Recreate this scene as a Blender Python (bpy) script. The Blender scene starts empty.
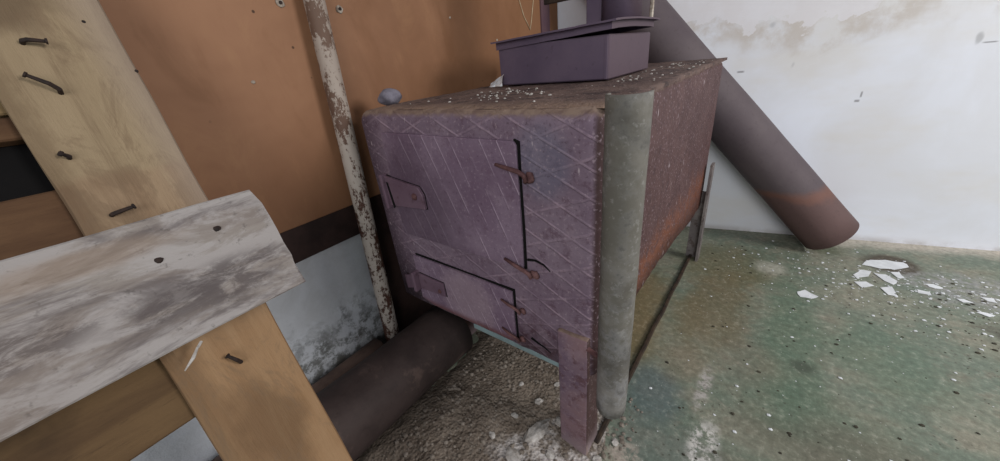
import bpy, bmesh, math, random
from mathutils import Vector, Matrix, noise
random.seed(7)
C = bpy.context.scene.collection
V = Vector

# ------------------------------------------------------------------ helpers
def lin(c):
    r = []
    for v in c:
        v /= 255.0
        r.append(v / 12.92 if v <= .04045 else ((v + .055) / 1.055) ** 2.4)
    return (r[0], r[1], r[2], 1.0)

class G:
    """small node graph builder"""
    def __init__(s, name):
        s.m = bpy.data.materials.new(name); s.m.use_nodes = True
        s.t = s.m.node_tree; s.n = s.t.nodes; s.n.clear()
        s.out = s.n.new('ShaderNodeOutputMaterial'); s.b = s.n.new('ShaderNodeBsdfPrincipled')
        s.t.links.new(s.b.outputs[0], s.out.inputs[0])
        s.tc = s.n.new('ShaderNodeTexCoord'); s.geo = s.n.new('ShaderNodeNewGeometry')
        s.P = s.tc.outputs['Object']; s.sep_ = None
    def L(s, v, sock):
        if hasattr(v, 'is_output'): s.t.links.new(v, sock)
        else: sock.default_value = v
    def sep(s, v=None):
        if v is None:
            if s.sep_ is None:
                s.sep_ = s.n.new('ShaderNodeSeparateXYZ'); s.L(s.P, s.sep_.inputs[0])
            return s.sep_.outputs
        q = s.n.new('ShaderNodeSeparateXYZ'); s.L(v, q.inputs[0]); return q.outputs
    def scale(s, x, y, z, rot=(0, 0, 0), loc=(0, 0, 0), v=None):
        q = s.n.new('ShaderNodeMapping'); s.L(v or s.P, q.inputs['Vector'])
        q.inputs['Scale'].default_value = (x, y, z); q.inputs['Rotation'].default_value = rot
        q.inputs['Location'].default_value = loc; return q.outputs[0]
    def noise(s, sc, det=4, rough=.55, v=None, dist=0):
        q = s.n.new('ShaderNodeTexNoise'); s.L(v or s.P, q.inputs['Vector'])
        q.inputs['Scale'].default_value = sc; q.inputs['Detail'].default_value = det
        q.inputs['Roughness'].default_value = rough; q.inputs['Distortion'].default_value = dist
        return q.outputs['Fac']
    def voro(s, sc, v=None, feat='F1'):
        q = s.n.new('ShaderNodeTexVoronoi'); s.L(v or s.P, q.inputs['Vector']); q.feature = feat
        q.inputs['Scale'].default_value = sc; return q.outputs['Distance']
    def math(s, op, a, b=0.0, c=None, clamp=False):
        q = s.n.new('ShaderNodeMath'); q.operation = op; q.use_clamp = clamp
        s.L(a, q.inputs[0]); s.L(b, q.inputs[1])
        if c is not None: s.L(c, q.inputs[2])
        return q.outputs[0]
    def step(s, f, a, b, lo=0.0, hi=1.0):
        q = s.n.new('ShaderNodeMapRange'); q.interpolation_type = 'SMOOTHSTEP'; s.L(f, q.inputs['Value'])
        flip = a > b
        if flip: a, b, lo, hi = b, a, hi, lo
        q.inputs['From Min'].default_value = a; q.inputs['From Max'].default_value = b
        q.inputs['To Min'].default_value = lo; q.inputs['To Max'].default_value = hi
        return q.outputs[0]
    def mix(s, f, a, b):
        q = s.n.new('ShaderNodeMix'); q.data_type = 'RGBA'; s.L(f, q.inputs[0])
        s.L(lin(a) if isinstance(a, tuple) else a, q.inputs[6]); s.L(lin(b) if isinstance(b, tuple) else b, q.inputs[7])
        return q.outputs[2]
    def mul(s, *f):
        r = f[0]
        for x in f[1:]: r = s.math('MULTIPLY', r, x)
        return r
    def blob(s, p, rx, ry, nz=None, amp=.5, edge=(1.1, .5)):
        """soft patch around a place on the object, ragged by noise"""
        q = s.n.new('ShaderNodeVectorMath'); q.operation = 'SUBTRACT'; s.L(s.P, q.inputs[0]); q.inputs[1].default_value = p
        m = s.n.new('ShaderNodeVectorMath'); m.operation = 'MULTIPLY'; s.L(q.outputs[0], m.inputs[0])
        m.inputs[1].default_value = (1 / rx, 1 / ry, 1 / max(rx, ry))
        l = s.n.new('ShaderNodeVectorMath'); l.operation = 'LENGTH'; s.L(m.outputs[0], l.inputs[0])
        d = l.outputs['Value']
        if nz is not None: d = s.math('ADD', d, s.math('MULTIPLY', s.math('SUBTRACT', nz, .5), amp * 2))
        return s.step(d, edge[0], edge[1])
    def bump(s, h, strength=.4, dist=.004, prev=None):
        q = s.n.new('ShaderNodeBump'); s.L(h, q.inputs['Height'])
        q.inputs['Strength'].default_value = strength; q.inputs['Distance'].default_value = dist
        if prev is not None: s.L(prev, q.inputs['Normal'])
        return q.outputs[0]
    def done(s, col, rough=.8, normal=None, metal=0.0, spec=.3):
        s.L(lin(col) if isinstance(col, tuple) else col, s.b.inputs['Base Color'])
        s.L(rough, s.b.inputs['Roughness']); s.L(metal, s.b.inputs['Metallic'])
        s.b.inputs['Specular IOR Level'].default_value = spec
        if normal is not None: s.L(normal, s.b.inputs['Normal'])
        return s.m

def link(name, bm, m, parent=None, smooth=False, base=None):
    me = bpy.data.meshes.new(name)
    if base is not None: bmesh.ops.translate(bm, verts=bm.verts, vec=-V(base))
    bmesh.ops.recalc_face_normals(bm, faces=bm.faces)
    bm.to_mesh(me); bm.free(); me.materials.append(m)
    if smooth:
        for p in me.polygons: p.use_smooth = True
    o = bpy.data.objects.new(name, me); C.objects.link(o)
    if base is not None: o.location = base
    if parent is not None:
        o.parent = parent
    return o
def empty(name, loc=(0, 0, 0)):
    o = bpy.data.objects.new(name, None); C.objects.link(o); o.location = loc; o.empty_display_size = .05; return o
def tag(o, label=None, cat=None, group=None, kind=None):
    for k, v in (('label', label), ('category', cat), ('group', group), ('kind', kind)):
        if v: o[k] = v
    return o
def box(lo, hi, bev=0.0, seg=2, bm=None):
    b = bmesh.new()
    bmesh.ops.create_cube(b, size=1.0)
    lo, hi = V(lo), V(hi)
    for v in b.verts: v.co = V([lo[i] + (v.co[i] + .5) * (hi[i] - lo[i]) for i in range(3)])
    if bev: bmesh.ops.bevel(b, geom=b.edges[:], offset=bev, segments=seg, affect='EDGES', profile=.5)
    if bm is None: return b
    return merge(bm, b)
def merge(a, b):
    me = bpy.data.meshes.new('tmp'); b.to_mesh(me); b.free(); a.from_mesh(me); bpy.data.meshes.remove(me); return a
def frame(d):
    d = V(d).normalized(); u = d.cross(V((0, 0, 1)))
    if u.length < .05: u = d.cross(V((0, 1, 0)))
    u.normalize(); return u, d.cross(u)
def sweep(pts, r, n=12, bm=None, cap=True):
    bm = bm or bmesh.new(); pts = [V(p) for p in pts]; rings = []
    rr = r if isinstance(r, (list, tuple)) else [r] * len(pts)
    pu = None
    for i, p in enumerate(pts):
        d = (pts[min(i + 1, len(pts) - 1)] - pts[max(i - 1, 0)]).normalized()
        if pu is None: u, w = frame(d)
        else: u = (pu - d * pu.dot(d)).normalized(); w = d.cross(u)
        pu = u
        rings.append([bm.verts.new(p + (u * math.cos(2 * math.pi * k / n) + w * math.sin(2 * math.pi * k / n)) * rr[i]) for k in range(n)])
    for a, b in zip(rings, rings[1:]):
        for k in range(n): bm.faces.new((a[k], a[(k + 1) % n], b[(k + 1) % n], b[k]))
    if cap: bm.faces.new(rings[0]); bm.faces.new(rings[-1][::-1])
    return bm
def hollow(p0, p1, r, wall, n=40, segs=14, dent=0.0, seed=0, out_seed=0):
    """open-ended pipe with a wall thickness, slightly dented"""
    bm = bmesh.new(); p0, p1 = V(p0), V(p1); u, w = frame(p1 - p0); O, I = [], []
    for i in range(segs + 1):
        c = p0.lerp(p1, i / segs); o_, i_ = [], []
        for k in range(n):
            a = 2 * math.pi * k / n; d = u * math.cos(a) + w * math.sin(a)
            e = dent * noise.noise(V((math.cos(a) * 1.5 + seed, math.sin(a) * 1.5, i * .35)))
            o_.append(bm.verts.new(c + d * (r + e))); i_.append(bm.verts.new(c + d * (r + e - wall)))
        O.append(o_); I.append(i_)
    for i in range(segs):
        for k in range(n):
            j = (k + 1) % n
            bm.faces.new((O[i][k], O[i][j], O[i + 1][j], O[i + 1][k])); bm.faces.new((I[i][j], I[i][k], I[i + 1][k], I[i + 1][j]))
    for i in (0, segs):
        for k in range(n):
            j = (k + 1) % n
            bm.faces.new((O[i][k], O[i][j], I[i][j], I[i][k]))
    return bm
def plank(x0, x1, y0, y1, z0, z1, seed=0, rough=.0015, wane=None, step=.02, sag=None):
    """sawn board: length x, width y, front face at z1; edges chipped by noise; wane cuts the front corner of the y0 edge"""
    nx = max(4, int((x1 - x0) / step)); prof = []
    wv = wane or .002; e = .0025
    prof = [(y0, z0), (y0, z1 - wv * 1.0), (y0 + wv, z1)]
    k = 7
    for i in range(1, k): prof.append((y0 + wv + (y1 - e - y0 - wv) * i / k, z1))
    prof += [(y1 - e, z1), (y1, z1 - e), (y1, z0)]
    bm = bmesh.new(); rings = []
    for i in range(nx + 1):
        x = x0 + (x1 - x0) * i / nx; ring = []
        for j, (y, z) in enumerate(prof):
            q = V((x * 9 + seed, y * 14, z * 14 + seed * 2.3))
            a = 3.0 if wane and j in (1, 2) else 1.0
            dx = noise.noise(q * 2.5) * rough * (3 if i in (0, nx) else 0)
            xx = x + dx
            if i in (0, nx):
                sgn = -1 if i == 0 else 1
                if j in (2, 3) or j >= len(prof) - 3: xx -= sgn * .003 * (1 + noise.noise(q * 4))
            ring.append(bm.verts.new((xx, y + noise.noise(q + V((5, 0, 0))) * rough * a, z + noise.noise(q + V((0, 9, 0))) * rough * .6 * a)))
        rings.append(ring)
    n = len(prof)
    for a, b in zip(rings, rings[1:]):
        for j in range(n): bm.faces.new((a[j], a[(j + 1) % n], b[(j + 1) % n], b[j]))
    bm.faces.new(rings[0]); bm.faces.new(rings[-1][::-1])
    return bm
def lump(c, r, seed, squash=(1, 1, .7), sub=2, bm=None, amp=.45):
    b = bmesh.new(); bmesh.ops.create_icosphere(b, subdivisions=sub, radius=1.0)
    for v in b.verts:
        k = 1 + amp * noise.noise(v.co * 1.6 + V((seed * 3.1, seed * 1.7, 0))) + amp * .4 * noise.noise(v.co * 4 + V((seed, 0, 0)))
        v.co = V((v.co.x * squash[0], v.co.y * squash[1], v.co.z * squash[2])) * k * r + V(c)
    return b if bm is None else merge(bm, b)
def flake(poly, z, th, seed, curl=.004):
    bm = bmesh.new(); n = len(poly); pts = []
    for i in range(n):            # break the outline up a little
        a, b = V(poly[i]), V(poly[(i + 1) % n]); pts += [a, a.lerp(b, .5) + V((random.uniform(-1, 1), random.uniform(-1, 1))) * (b - a).length * .09]
    c = sum(pts, V((0, 0))) / len(pts)
    def h(p): return z + max(0, curl * noise.noise(V((p.x * 14 + seed, p.y * 14, 0)))) + curl * .6 * ((p - c).length * 9) ** 2
    top = [bm.verts.new((p.x, p.y, h(p) + th)) for p in pts]; bot = [bm.verts.new((p.x, p.y, h(p))) for p in pts]
    mid = [bm.verts.new((*(c.lerp(p, .5)), h(c.lerp(p, .5)) + th)) for p in pts]
    ct = bm.verts.new((c.x, c.y, h(c) + th)); m = len(pts)
    for i in range(m):
        j = (i + 1) % m
        bm.faces.new((top[i], top[j], mid[j], mid[i])); bm.faces.new((mid[i], mid[j], ct)); bm.faces.new((bot[j], bot[i], top[i], top[j]))
    bm.faces.new(bot[::-1])
    return bm

# ------------------------------------------------------------------ materials
def m_floor():
    g = G('worn_green_floor'); n1 = g.noise(3.2, 6, .62); n2 = g.noise(13, 6, .7); n3 = g.noise(60, 4, .7); n4 = g.noise(1.5, 3)
    c = g.mix(g.step(n1, .38, .62), (112, 124, 108), (136, 138, 121))
    c = g.mix(g.step(n2, .48, .66, 0, .8), c, (144, 139, 122))
    c = g.mix(g.step(n2, .46, .3, 0, .6), c, (98, 112, 96)); c = g.mix(g.step(g.noise(26, 6, .75), .5, .66, 0, .5), c, (100, 100, 84)); c = g.mix(g.step(g.noise(21, 6, .75, dist=.4), .54, .7, 0, .5), c, (158, 152, 136))
    nb = g.noise(9, 6, .65)
    def at(p, rx, ry, col, k=1.0, amp=.55, e=(1.15, .4)):
        nonlocal c
        c = g.mix(g.mul(g.blob((p[0], p[1], 0), rx, ry, nb, amp, e), k), c, col)
    at((.50, .5), .14, .42, (128, 106, 68), .75); at((.66, .62), .07, .2, (124, 114, 86), .5); at((.72, 1.02), .2, .22, (112, 104, 74), .7)
    at((.74, .72), .13, .3, (118, 104, 76), .7, .6); at((1.5, .95), .12, .10, (66, 64, 54), g.mul(g.step(n2, .42, .58), .8), .6); at((1.0, .12), .25, .10, (108, 100, 84), .5, .6)
    at((.66, .25), .1, .12, (94, 108, 108), .8); at((.72, .10), .16, .09, (104, 114, 108), .6); at((.70, .4), .07, .1, (134, 120, 98), .45)
    at((.95, .62), .1, .5, (86, 112, 90), .6, .6); at((1.02, .35), .2, .15, (88, 108, 88), .5); at((.98, .55), .035, .03, (70, 80, 66), .8, .5)
    at((1.15, .7), .16, .2, (96, 118, 98), .6); at((.86, .5), .1, .12, (128, 118, 100), .4); at((.95, .25), .2, .06, (130, 124, 108), .5); at((1.15, .3), .3, .12, (104, 98, 84), .55)
    at((1.24, 1.3), .09, .08, (70, 56, 42), .9, .4, (1.1, .7)); at((1.05, 1.34), .07, .07, (80, 88, 56), .6)
    # bare plaster-white patches
    w = g.step(g.noise(38, 6, .75), .42, .56)
    at((.80, .15), .035, .11, (206, 202, 196), w, .45); at((.77, .33), .02, .1, (178, 172, 166), w, .5); at((.87, 1.08), .07, .06, (176, 174, 160), .8, .6); at((.66, .03), .05, .06, (170, 158, 146), w, .5)
    at((1.45, 1.2), .28, .14, (150, 150, 148), g.mul(w, .9), .6)
    # chalky band where floor meets the right wall
    s = g.sep(); d = g.math('SUBTRACT', s[1], g.math('MULTIPLY', s[0], .238))
    band = g.step(g.math('ADD', d, g.math('MULTIPLY', g.math('SUBTRACT', nb, .5), .10)), 1.10, 1.19)
    band = g.mul(band, g.step(s[0], .9, 1.15))
    c = g.mix(g.mul(band, .85), c, (196, 186, 172))
    vo = g.voro(70); sp = g.mul(g.step(vo, .22, .12), g.step(g.noise(7, 3), .5, .62))
    c = g.mix(g.mul(sp, .6), c, (66, 62, 52)); vw = g.voro(110); c = g.mix(g.mul(g.step(vw, .16, .10), g.step(g.noise(5, 3), .50, .62), g.step(g.noise(40, 2), .5, .6), .7), c, (206, 204, 196))
    c = g.mix(g.step(n3, .35, .75, 0, .45), c, (62, 62, 52)); c = g.mix(g.step(n3, .48, .25, 0, .3), c, (190, 186, 172))
    nn = g.bump(n2, .25, .01); nn = g.bump(n3, .35, .003, nn)
    return g.done(c, g.step(n1, .3, .7, .42, .75), nn, spec=.35)
def m_white_wall():
    g = G('flaking_white_wall'); s = g.sep(); n1 = g.noise(2.2, 5, .6, dist=.4); n2 = g.noise(8, 6, .65); n3 = g.noise(45, 4)
    c = g.mix(g.step(n1, .35, .65), (228, 231, 240), (220, 221, 226))
    c = g.mix(g.step(g.noise(1.7, 4, .6, g.scale(1, 1, 2.2)), .48, .7, 0, .45), c, (214, 208, 198))
    # peeled brownish skin high up
    hz = g.math('ADD', s[2], g.math('MULTIPLY', g.math('SUBTRACT', n1, .5), .55))
    c = g.mix(g.mul(g.step(hz, .80, .89), g.step(n2, .35, .6), g.step(s[0], 1.5, .9, .35, 1), .75), c, (192, 182, 172))
    edge = g.mul(g.step(g.math('ADD', hz, g.math('MULTIPLY', g.math('SUBTRACT', n2, .5), .25)), .925, .935), g.step(s[0], 1.15, .95), .8); c = g.mix(edge, c, (224, 222, 226))
    # faint long lifted ridges and little scars
    rid = g.step(g.math('ABSOLUTE', g.math('SUBTRACT', g.noise(1.3, 4, .6, g.scale(1, 1, 3)), .5)), .012, .0)
    c = g.mix(g.mul(rid, .12), c, (228, 228, 230))
    sc = g.mul(g.step(g.noise(9, 2, .5, g.scale(1, 1, .6, (0, .6, 0))), .74, .78), .5); c = g.mix(sc, c, (140, 140, 142))
    for (px, pz, rx, rz) in ((1.017, .603, .004, .014), (1.010, .580, .010, .006), (.626, .712, .016, .005), (1.29, .748, .022, .003)):
        q = g.blob((px, wy(px), pz), rx, .1, g.noise(60, 3), .4) if 0 else g.mul(g.step(g.math('ABSOLUTE', g.math('SUBTRACT', s[0], px)), rx, rx * .4), g.step(g.math('ABSOLUTE', g.math('SUBTRACT', s[2], pz)), rz, rz * .4))
        c = g.mix(g.mul(q, .7), c, (120, 118, 120))
    c = g.mix(g.mul(g.step(s[2], .035, .0), g.step(n2, .3, .6), .5), c, (150, 140, 128))
    nn = g.bump(n2, .12, .006); nn = g.bump(n3, .12, .002, nn)
    return g.done(c, .85, nn, spec=.2)
def m_left_wall():
    g = G('stained_whitewash'); s = g.sep(); n1 = g.noise(9, 6, .7, dist=.3); n2 = g.noise(28, 5, .7)
    c = g.mix(g.step(n1, .3, .7), (204, 207, 212), (188, 190, 193))
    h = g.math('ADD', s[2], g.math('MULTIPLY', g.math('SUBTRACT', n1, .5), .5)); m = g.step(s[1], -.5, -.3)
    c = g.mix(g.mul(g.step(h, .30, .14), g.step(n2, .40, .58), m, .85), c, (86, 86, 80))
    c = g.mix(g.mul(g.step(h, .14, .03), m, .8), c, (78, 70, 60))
    return g.done(c, .9, g.bump(n2, .5, .006))
def m_board(name, a, b, dark, knots=.4, white=0.0, wcol=(196, 192, 188), rough=.8, stain=None):
    """wood whose grain runs along the local x axis"""
    g = G(name); v = g.scale(1.2, 11, 11); n1 = g.noise(3, 6, .65, v, .5); n2 = g.noise(22, 5, .7, v, .2); n3 = g.noise(4, 5, .6)
    c = g.mix(g.step(n1, .32, .68), a, b)
    c = g.mix(g.step(n3, .50, .72, 0, knots), c, dark)
    c = g.mix(g.step(n2, .56, .74, 0, .4), c, dark)
    if white:
        w = g.noise(7, 6, .72, g.scale(1, 3.2, 3.2), .6); c = g.mix(g.step(w, .40, .56, 0, white), c, wcol)
        sm = g.mul(g.step(g.noise(5, 6, .7, g.scale(1, 3.5, 3.5, loc=(3, 1, 0)), .5), .50, .64), .8)
        c = g.mix(g.mul(sm, .9), c, (92, 84, 83))
        c = g.mix(g.mul(g.step(g.noise(60, 3, .7), .60, .72), .45), c, (70, 64, 60))
    if stain: c = stain(g, c)
    nn = g.bump(n2, .35, .003); nn = g.bump(n1, .2, .003, nn)
    return g.done(c, rough, nn, spec=.2)
def m_ply():
    g = G('brown_hardboard'); n1 = g.noise(2.2, 5, .6, dist=.5); n2 = g.noise(30, 4, .65); n3 = g.noise(6, 5, .65, g.scale(1, 1.6, .7), .8)
    s = g.sep(); c = g.mix(g.step(n1, .35, .65), (130, 92, 66), (147, 107, 79))
    c = g.mix(g.step(n3, .5, .72, 0, .4), c, (114, 76, 48)); c = g.mix(g.step(n3, .46, .28, 0, .22), c, (168, 128, 92))
    c = g.mix(g.mul(g.step(g.voro(24), .09, .05), g.step(n1, .5, .55)), c, (70, 46, 30))
    c = g.mix(g.mul(g.step(s[1], .1, .7), .35), c, (124, 84, 52))
    return g.done(c, .62, g.bump(n2, .12, .002), spec=.25)
def m_stove(kind):
    g = G('stove_steel_' + kind); s = g.sep(); n1 = g.noise(5, 6, .65); n2 = g.noise(38, 5, .7); n3 = g.noise(140, 3, .6)
    x, y, z = s[0], s[1], s[2]; nz = g.sep(g.geo.outputs['Normal'])
    if kind in ('body', 'leg'):
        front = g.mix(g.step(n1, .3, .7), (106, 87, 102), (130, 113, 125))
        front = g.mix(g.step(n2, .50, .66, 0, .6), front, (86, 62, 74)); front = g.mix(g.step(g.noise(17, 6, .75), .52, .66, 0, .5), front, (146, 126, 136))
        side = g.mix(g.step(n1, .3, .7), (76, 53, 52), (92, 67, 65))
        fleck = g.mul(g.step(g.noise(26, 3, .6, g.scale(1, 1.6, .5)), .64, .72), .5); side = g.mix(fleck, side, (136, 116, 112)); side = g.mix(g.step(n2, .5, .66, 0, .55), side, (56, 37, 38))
        side = g.mix(g.mul(g.step(y, .04, .0), .6), side, (52, 40, 42))  # dark shadow strip painted along the front end of the side
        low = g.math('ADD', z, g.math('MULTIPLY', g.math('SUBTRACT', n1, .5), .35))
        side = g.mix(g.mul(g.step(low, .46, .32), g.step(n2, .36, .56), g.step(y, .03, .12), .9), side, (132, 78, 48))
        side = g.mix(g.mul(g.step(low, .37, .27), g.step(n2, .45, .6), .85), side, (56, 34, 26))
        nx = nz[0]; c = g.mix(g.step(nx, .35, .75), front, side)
        ribs = None
        if kind == 'body':
            # rhombic chequer plate: two families of raised lines
            def fam(a, b, sp, wd):
                q = g.math('ADD', g.math('MULTIPLY', x, a), g.math('MULTIPLY', z, b))
                q = g.math('ADD', q, g.math('MULTIPLY', y, a * .8))
                f = g.math('ABSOLUTE', g.math('SUBTRACT', g.math('FRACT', g.math('DIVIDE', q, sp)), .5))
                return g.step(f, wd, wd * .35)
            ribs = g.math('MAXIMUM', fam(.45, .89, .043, .07), g.math('MULTIPLY', fam(-.36, .93, .06, .06), .7))
            c = g.mix(g.mul(ribs, g.step(n2, .3, .6), .75, g.step(g.noise(14, 4, .7), .36, .56), g.step(nx, .8, .3, .08, 1)), c, (160, 138, 150))
            c = g.mix(g.mul(g.blob((.50, 0, .70), .06, .08, n1, .6), .45), c, (96, 100, 118))
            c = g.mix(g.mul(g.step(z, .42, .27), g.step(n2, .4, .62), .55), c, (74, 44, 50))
            c = g.mix(g.mul(g.step(x, .09, .0), .7), c, (62, 46, 56)); c = g.mix(g.mul(g.step(z, .50, .30), g.step(x, .25, .0), .7), c, (50, 38, 44))  # shading painted into the front: darker left edge and lower-left corner
            c = g.mix(g.step(n3, .56, .70, 0, .55), c, (160, 142, 150)); c = g.mix(g.step(n3, .42, .30, 0, .5), c, (70, 50, 58)); c = g.mix(g.mul(g.step(g.noise(60, 2, .5, g.scale(1, 1, .35, (0, .5, 0))), .70, .76), .7), c, (186, 172, 176))
        else:
            c = g.mix(g.mul(g.step(n1, .35, .6), .7, g.step(nx, .6, .3)), c, (128, 98, 98)); c = g.mix(g.step(nx, .5, .8, 0, .75), c, (70, 52, 50)); c = g.mix(g.step(n2, .54, .7, 0, .6), c, (86, 56, 58)); c = g.mix(g.step(n3, .55, .7, 0, .4), c, (160, 140, 142))
            c = g.mix(g.mul(g.step(z, .07, .0), .7), c, (150, 134, 136))
        # dust on everything that faces up
        dust = g.step(g.math('ADD', nz[2], g.math('MULTIPLY', g.math('SUBTRACT', n2, .5), .5)), .3, .75)
        dcol = g.mix(g.step(n2, .35, .65), (112, 92, 84), (140, 120, 106))
        c = g.mix(dust, c, dcol)
        nn = g.bump(n2, .35, .004)
        if ribs is not None: nn = g.bump(g.mul(ribs, g.step(nx, .8, .3, .15, 1), g.step(g.noise(9, 4, .7), .3, .55)), .55, .003, nn)
        return g.done(c, .7, g.bump(n3, .2, .0015, nn), .15, .3)
    if kind == 'top':
        c = g.mix(g.step(n1, .35, .65), (84, 66, 62), (112, 92, 84)); c = g.mix(g.step(n2, .48, .66, 0, .8), c, (52, 42, 42))
        c = g.mix(g.mul(g.step(n3, .6, .72), .6), c, (160, 146, 138))
        c = g.mix(g.mul(g.step(y, .10, .0), g.step(n2, .3, .55), .8), c, (142, 118, 100))
        return g.done(c, .85, g.bump(n3, .7, .004, g.bump(n2, .7, .008)))
    if kind in ('door', 'ash_door'):
        c = g.mix(g.step(n1, .3, .7), (108, 87, 105), (132, 113, 129))
        c = g.mix(g.step(g.noise(17, 6, .75), .52, .68, 0, .45), c, (144, 126, 138))
        f = g.math('ADD', g.math('MULTIPLY', x, .92), g.math('MULTIPLY', z, .39))
        f = g.math('ABSOLUTE', g.math('SUBTRACT', g.math('FRACT', g.math('DIVIDE', f, .036)), .5))
        r = g.step(f, .05, .015); r = g.mul(r, g.step(g.noise(12, 3, .6), .42, .56)); c = g.mix(g.mul(r, .65), c, (178, 158, 172))
        c = g.mix(g.step(n2, .54, .72, 0, .5), c, (88, 64, 78)); c = g.mix(g.step(n3, .56, .70, 0, .5), c, (164, 146, 156)); c = g.mix(g.step(n3, .42, .30, 0, .45), c, (76, 56, 68))
        if kind == 'door': c = g.mix(g.mul(g.blob((.12, 0, .52), .22, .2, n1, .4), .6), c, (74, 58, 70))
        else: c = g.mix(g.mul(g.blob((.27, 0, .34), .1, .1, n2, .6), .4), c, (170, 150, 156)); c = g.mix(g.mul(g.step(z, .29, .27), .8), c, (98, 58, 54))
        nn = g.bump(r, .5, .003); return g.done(c, .62, g.bump(n2, .3, .003, nn), .15, .35)
    if kind == 'plate':
        c = g.mix(g.step(n1, .3, .7), (98, 76, 90), (118, 96, 108)); c = g.mix(g.step(n2, .54, .7, 0, .55), c, (72, 50, 54))
        return g.done(c, .6, g.bump(n2, .3, .003), .2)
    if kind == 'rusty':
        c = g.mix(g.step(n2, .35, .65), (84, 56, 56), (116, 84, 82)); return g.done(c, .75, g.bump(n2, .5, .003), .2)
    if kind == 'pale':
        c = g.mix(g.step(n1, .35, .65), (128, 146, 148), (92, 104, 104)); return g.done(c, .6, g.bump(n2, .3, .003))
    if kind == 'angle':
        c = g.mix(g.step(n1, .3, .7), (112, 104, 104), (150, 142, 138)); c = g.mix(g.step(n2, .5, .66, 0, .6), c, (70, 50, 42)); return g.done(c, .55, g.bump(n2, .3, .003), .3)
def m_boxsteel():
    g = G('violet_grey_sheet_steel'); n1 = g.noise(6, 5, .6); n2 = g.noise(50, 4, .7); nz = g.sep(g.geo.outputs['Normal'])
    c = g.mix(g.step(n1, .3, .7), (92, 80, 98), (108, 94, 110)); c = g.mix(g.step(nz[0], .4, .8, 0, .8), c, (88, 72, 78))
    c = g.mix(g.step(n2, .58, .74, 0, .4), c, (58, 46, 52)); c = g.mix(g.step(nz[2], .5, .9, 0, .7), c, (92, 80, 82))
    return g.done(c, .6, g.bump(n2, .15, .003), .25)
def m_flue():
    g = G('rusted_flue_steel'); s = g.sep(); n1 = g.noise(4, 5, .6); n2 = g.noise(70, 4, .7)
    c = g.mix(g.step(n1, .3, .7), (86, 76, 80), (98, 88, 90))
    d = g.math('ADD', s[2], g.math('MULTIPLY', g.math('SUBTRACT', n1, .5), .12))
    c = g.mix(g.step(d, .27, .23, 0, .8), c, (100, 76, 72)); c = g.mix(g.mul(g.step(g.math('ABSOLUTE', g.math('SUBTRACT', d, .255)), .03, .0), .5), c, (130, 84, 64))
    c = g.mix(g.step(n2, .55, .72, 0, .3), c, (66, 54, 54))
    return g.done(c, .7, g.bump(n2, .2, .002), .15, .3)
def m_darkpipe():
    g = G('dark_rusty_pipe'); n1 = g.noise(6, 6, .65); n2 = g.noise(60, 4, .7)
    c = g.mix(g.step(n1, .35, .65), (52, 42, 40), (70, 58, 55)); c = g.mix(g.step(g.noise(11, 5, .7), .56, .7, 0, .5), c, (112, 92, 84))
    c = g.mix(g.step(n2, .56, .72, 0, .4), c, (44, 32, 30)); return g.done(c, .7, g.bump(n2, .3, .003), .1, .3)
def m_pole():
    g = G('flaking_white_paint_on_rust'); n = g.noise(22, 6, .75, g.scale(1, 1, .35)); n2 = g.noise(90, 4, .7); s = g.sep()
    k = g.step(g.math('ADD', g.math('MULTIPLY', n, .7), g.math('MULTIPLY', n2, .3)), .50, .545)
    hi = g.step(s[2], .45, .95, .0, .45)
    c = g.mix(k, (178, 168, 158), (74, 48, 38)); c = g.mix(hi, c, (126, 104, 88)); c = g.mix(g.step(n2, .6, .75, 0, .4), c, (92, 66, 50))
    return g.done(c, .65, g.bump(k, .4, -.002))
def m_cement():
    g = G('grey_cement_pipe'); n = g.noise(9, 6, .7); n2 = g.noise(30, 5, .7); s = g.sep()
    c = g.mix(g.step(n, .38, .62), (130, 126, 121), (92, 89, 84)); up = g.step(s[2], .2, .5)
    c = g.mix(g.mul(up, .6), c, (100, 96, 86)); c = g.mix(g.mul(g.step(n2, .44, .62), .5, g.step(s[2], .6, .3, .3, 1)), c, (146, 145, 147)); c = g.mix(g.step(n2, .54, .70, 0, .6), c, (72, 70, 66)); c = g.mix(g.step(g.noise(5, 5, .7), .52, .66, 0, .7), c, (74, 70, 64)); c = g.mix(g.step(g.noise(80, 3, .7), .55, .7, 0, .4), c, (150, 148, 144))
    return g.done(c, .8, g.bump(n2, .25, .003))
def m_rubble(name='ash_and_rubble', a=(126, 114, 102), b=(100, 89, 79)):
    g = G(name); n = g.noise(16, 6, .75); n2 = g.noise(70, 5, .7); vo = g.voro(60); s = g.sep()
    c = g.mix(g.step(n, .35, .65), a, b); c = g.mix(g.step(n2, .54, .7, 0, .6), c, (76, 66, 58)); c = g.mix(g.step(n2, .44, .3, 0, .6), c, (168, 160, 150))
    w = g.mul(g.step(g.noise(6, 5, .7), .5, .6), g.step(s[0], .34, .46), g.step(n, .30, .5)); c = g.mix(g.mul(w, .9), c, (192, 186, 182))
    v2 = g.voro(150); c = g.mix(g.step(v2, .5, .15, 0, .25), c, (164, 152, 140)); c = g.mix(g.mul(g.step(s[0], .28, .16), .45), c, (84, 74, 66))
    nn = g.bump(n2, .8, .006); return g.done(c, .95, g.bump(g.voro(120), .7, .006, g.bump(vo, .4, .006, nn)), spec=.1)
def m_simple(name, a, b, sc=20, rough=.7, metal=0.0, bump=.3):
    g = G(name); n = g.noise(sc, 5, .65); return g.done(g.mix(g.step(n, .35, .65), a, b), rough, g.bump(n, bump, .003), metal)

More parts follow.
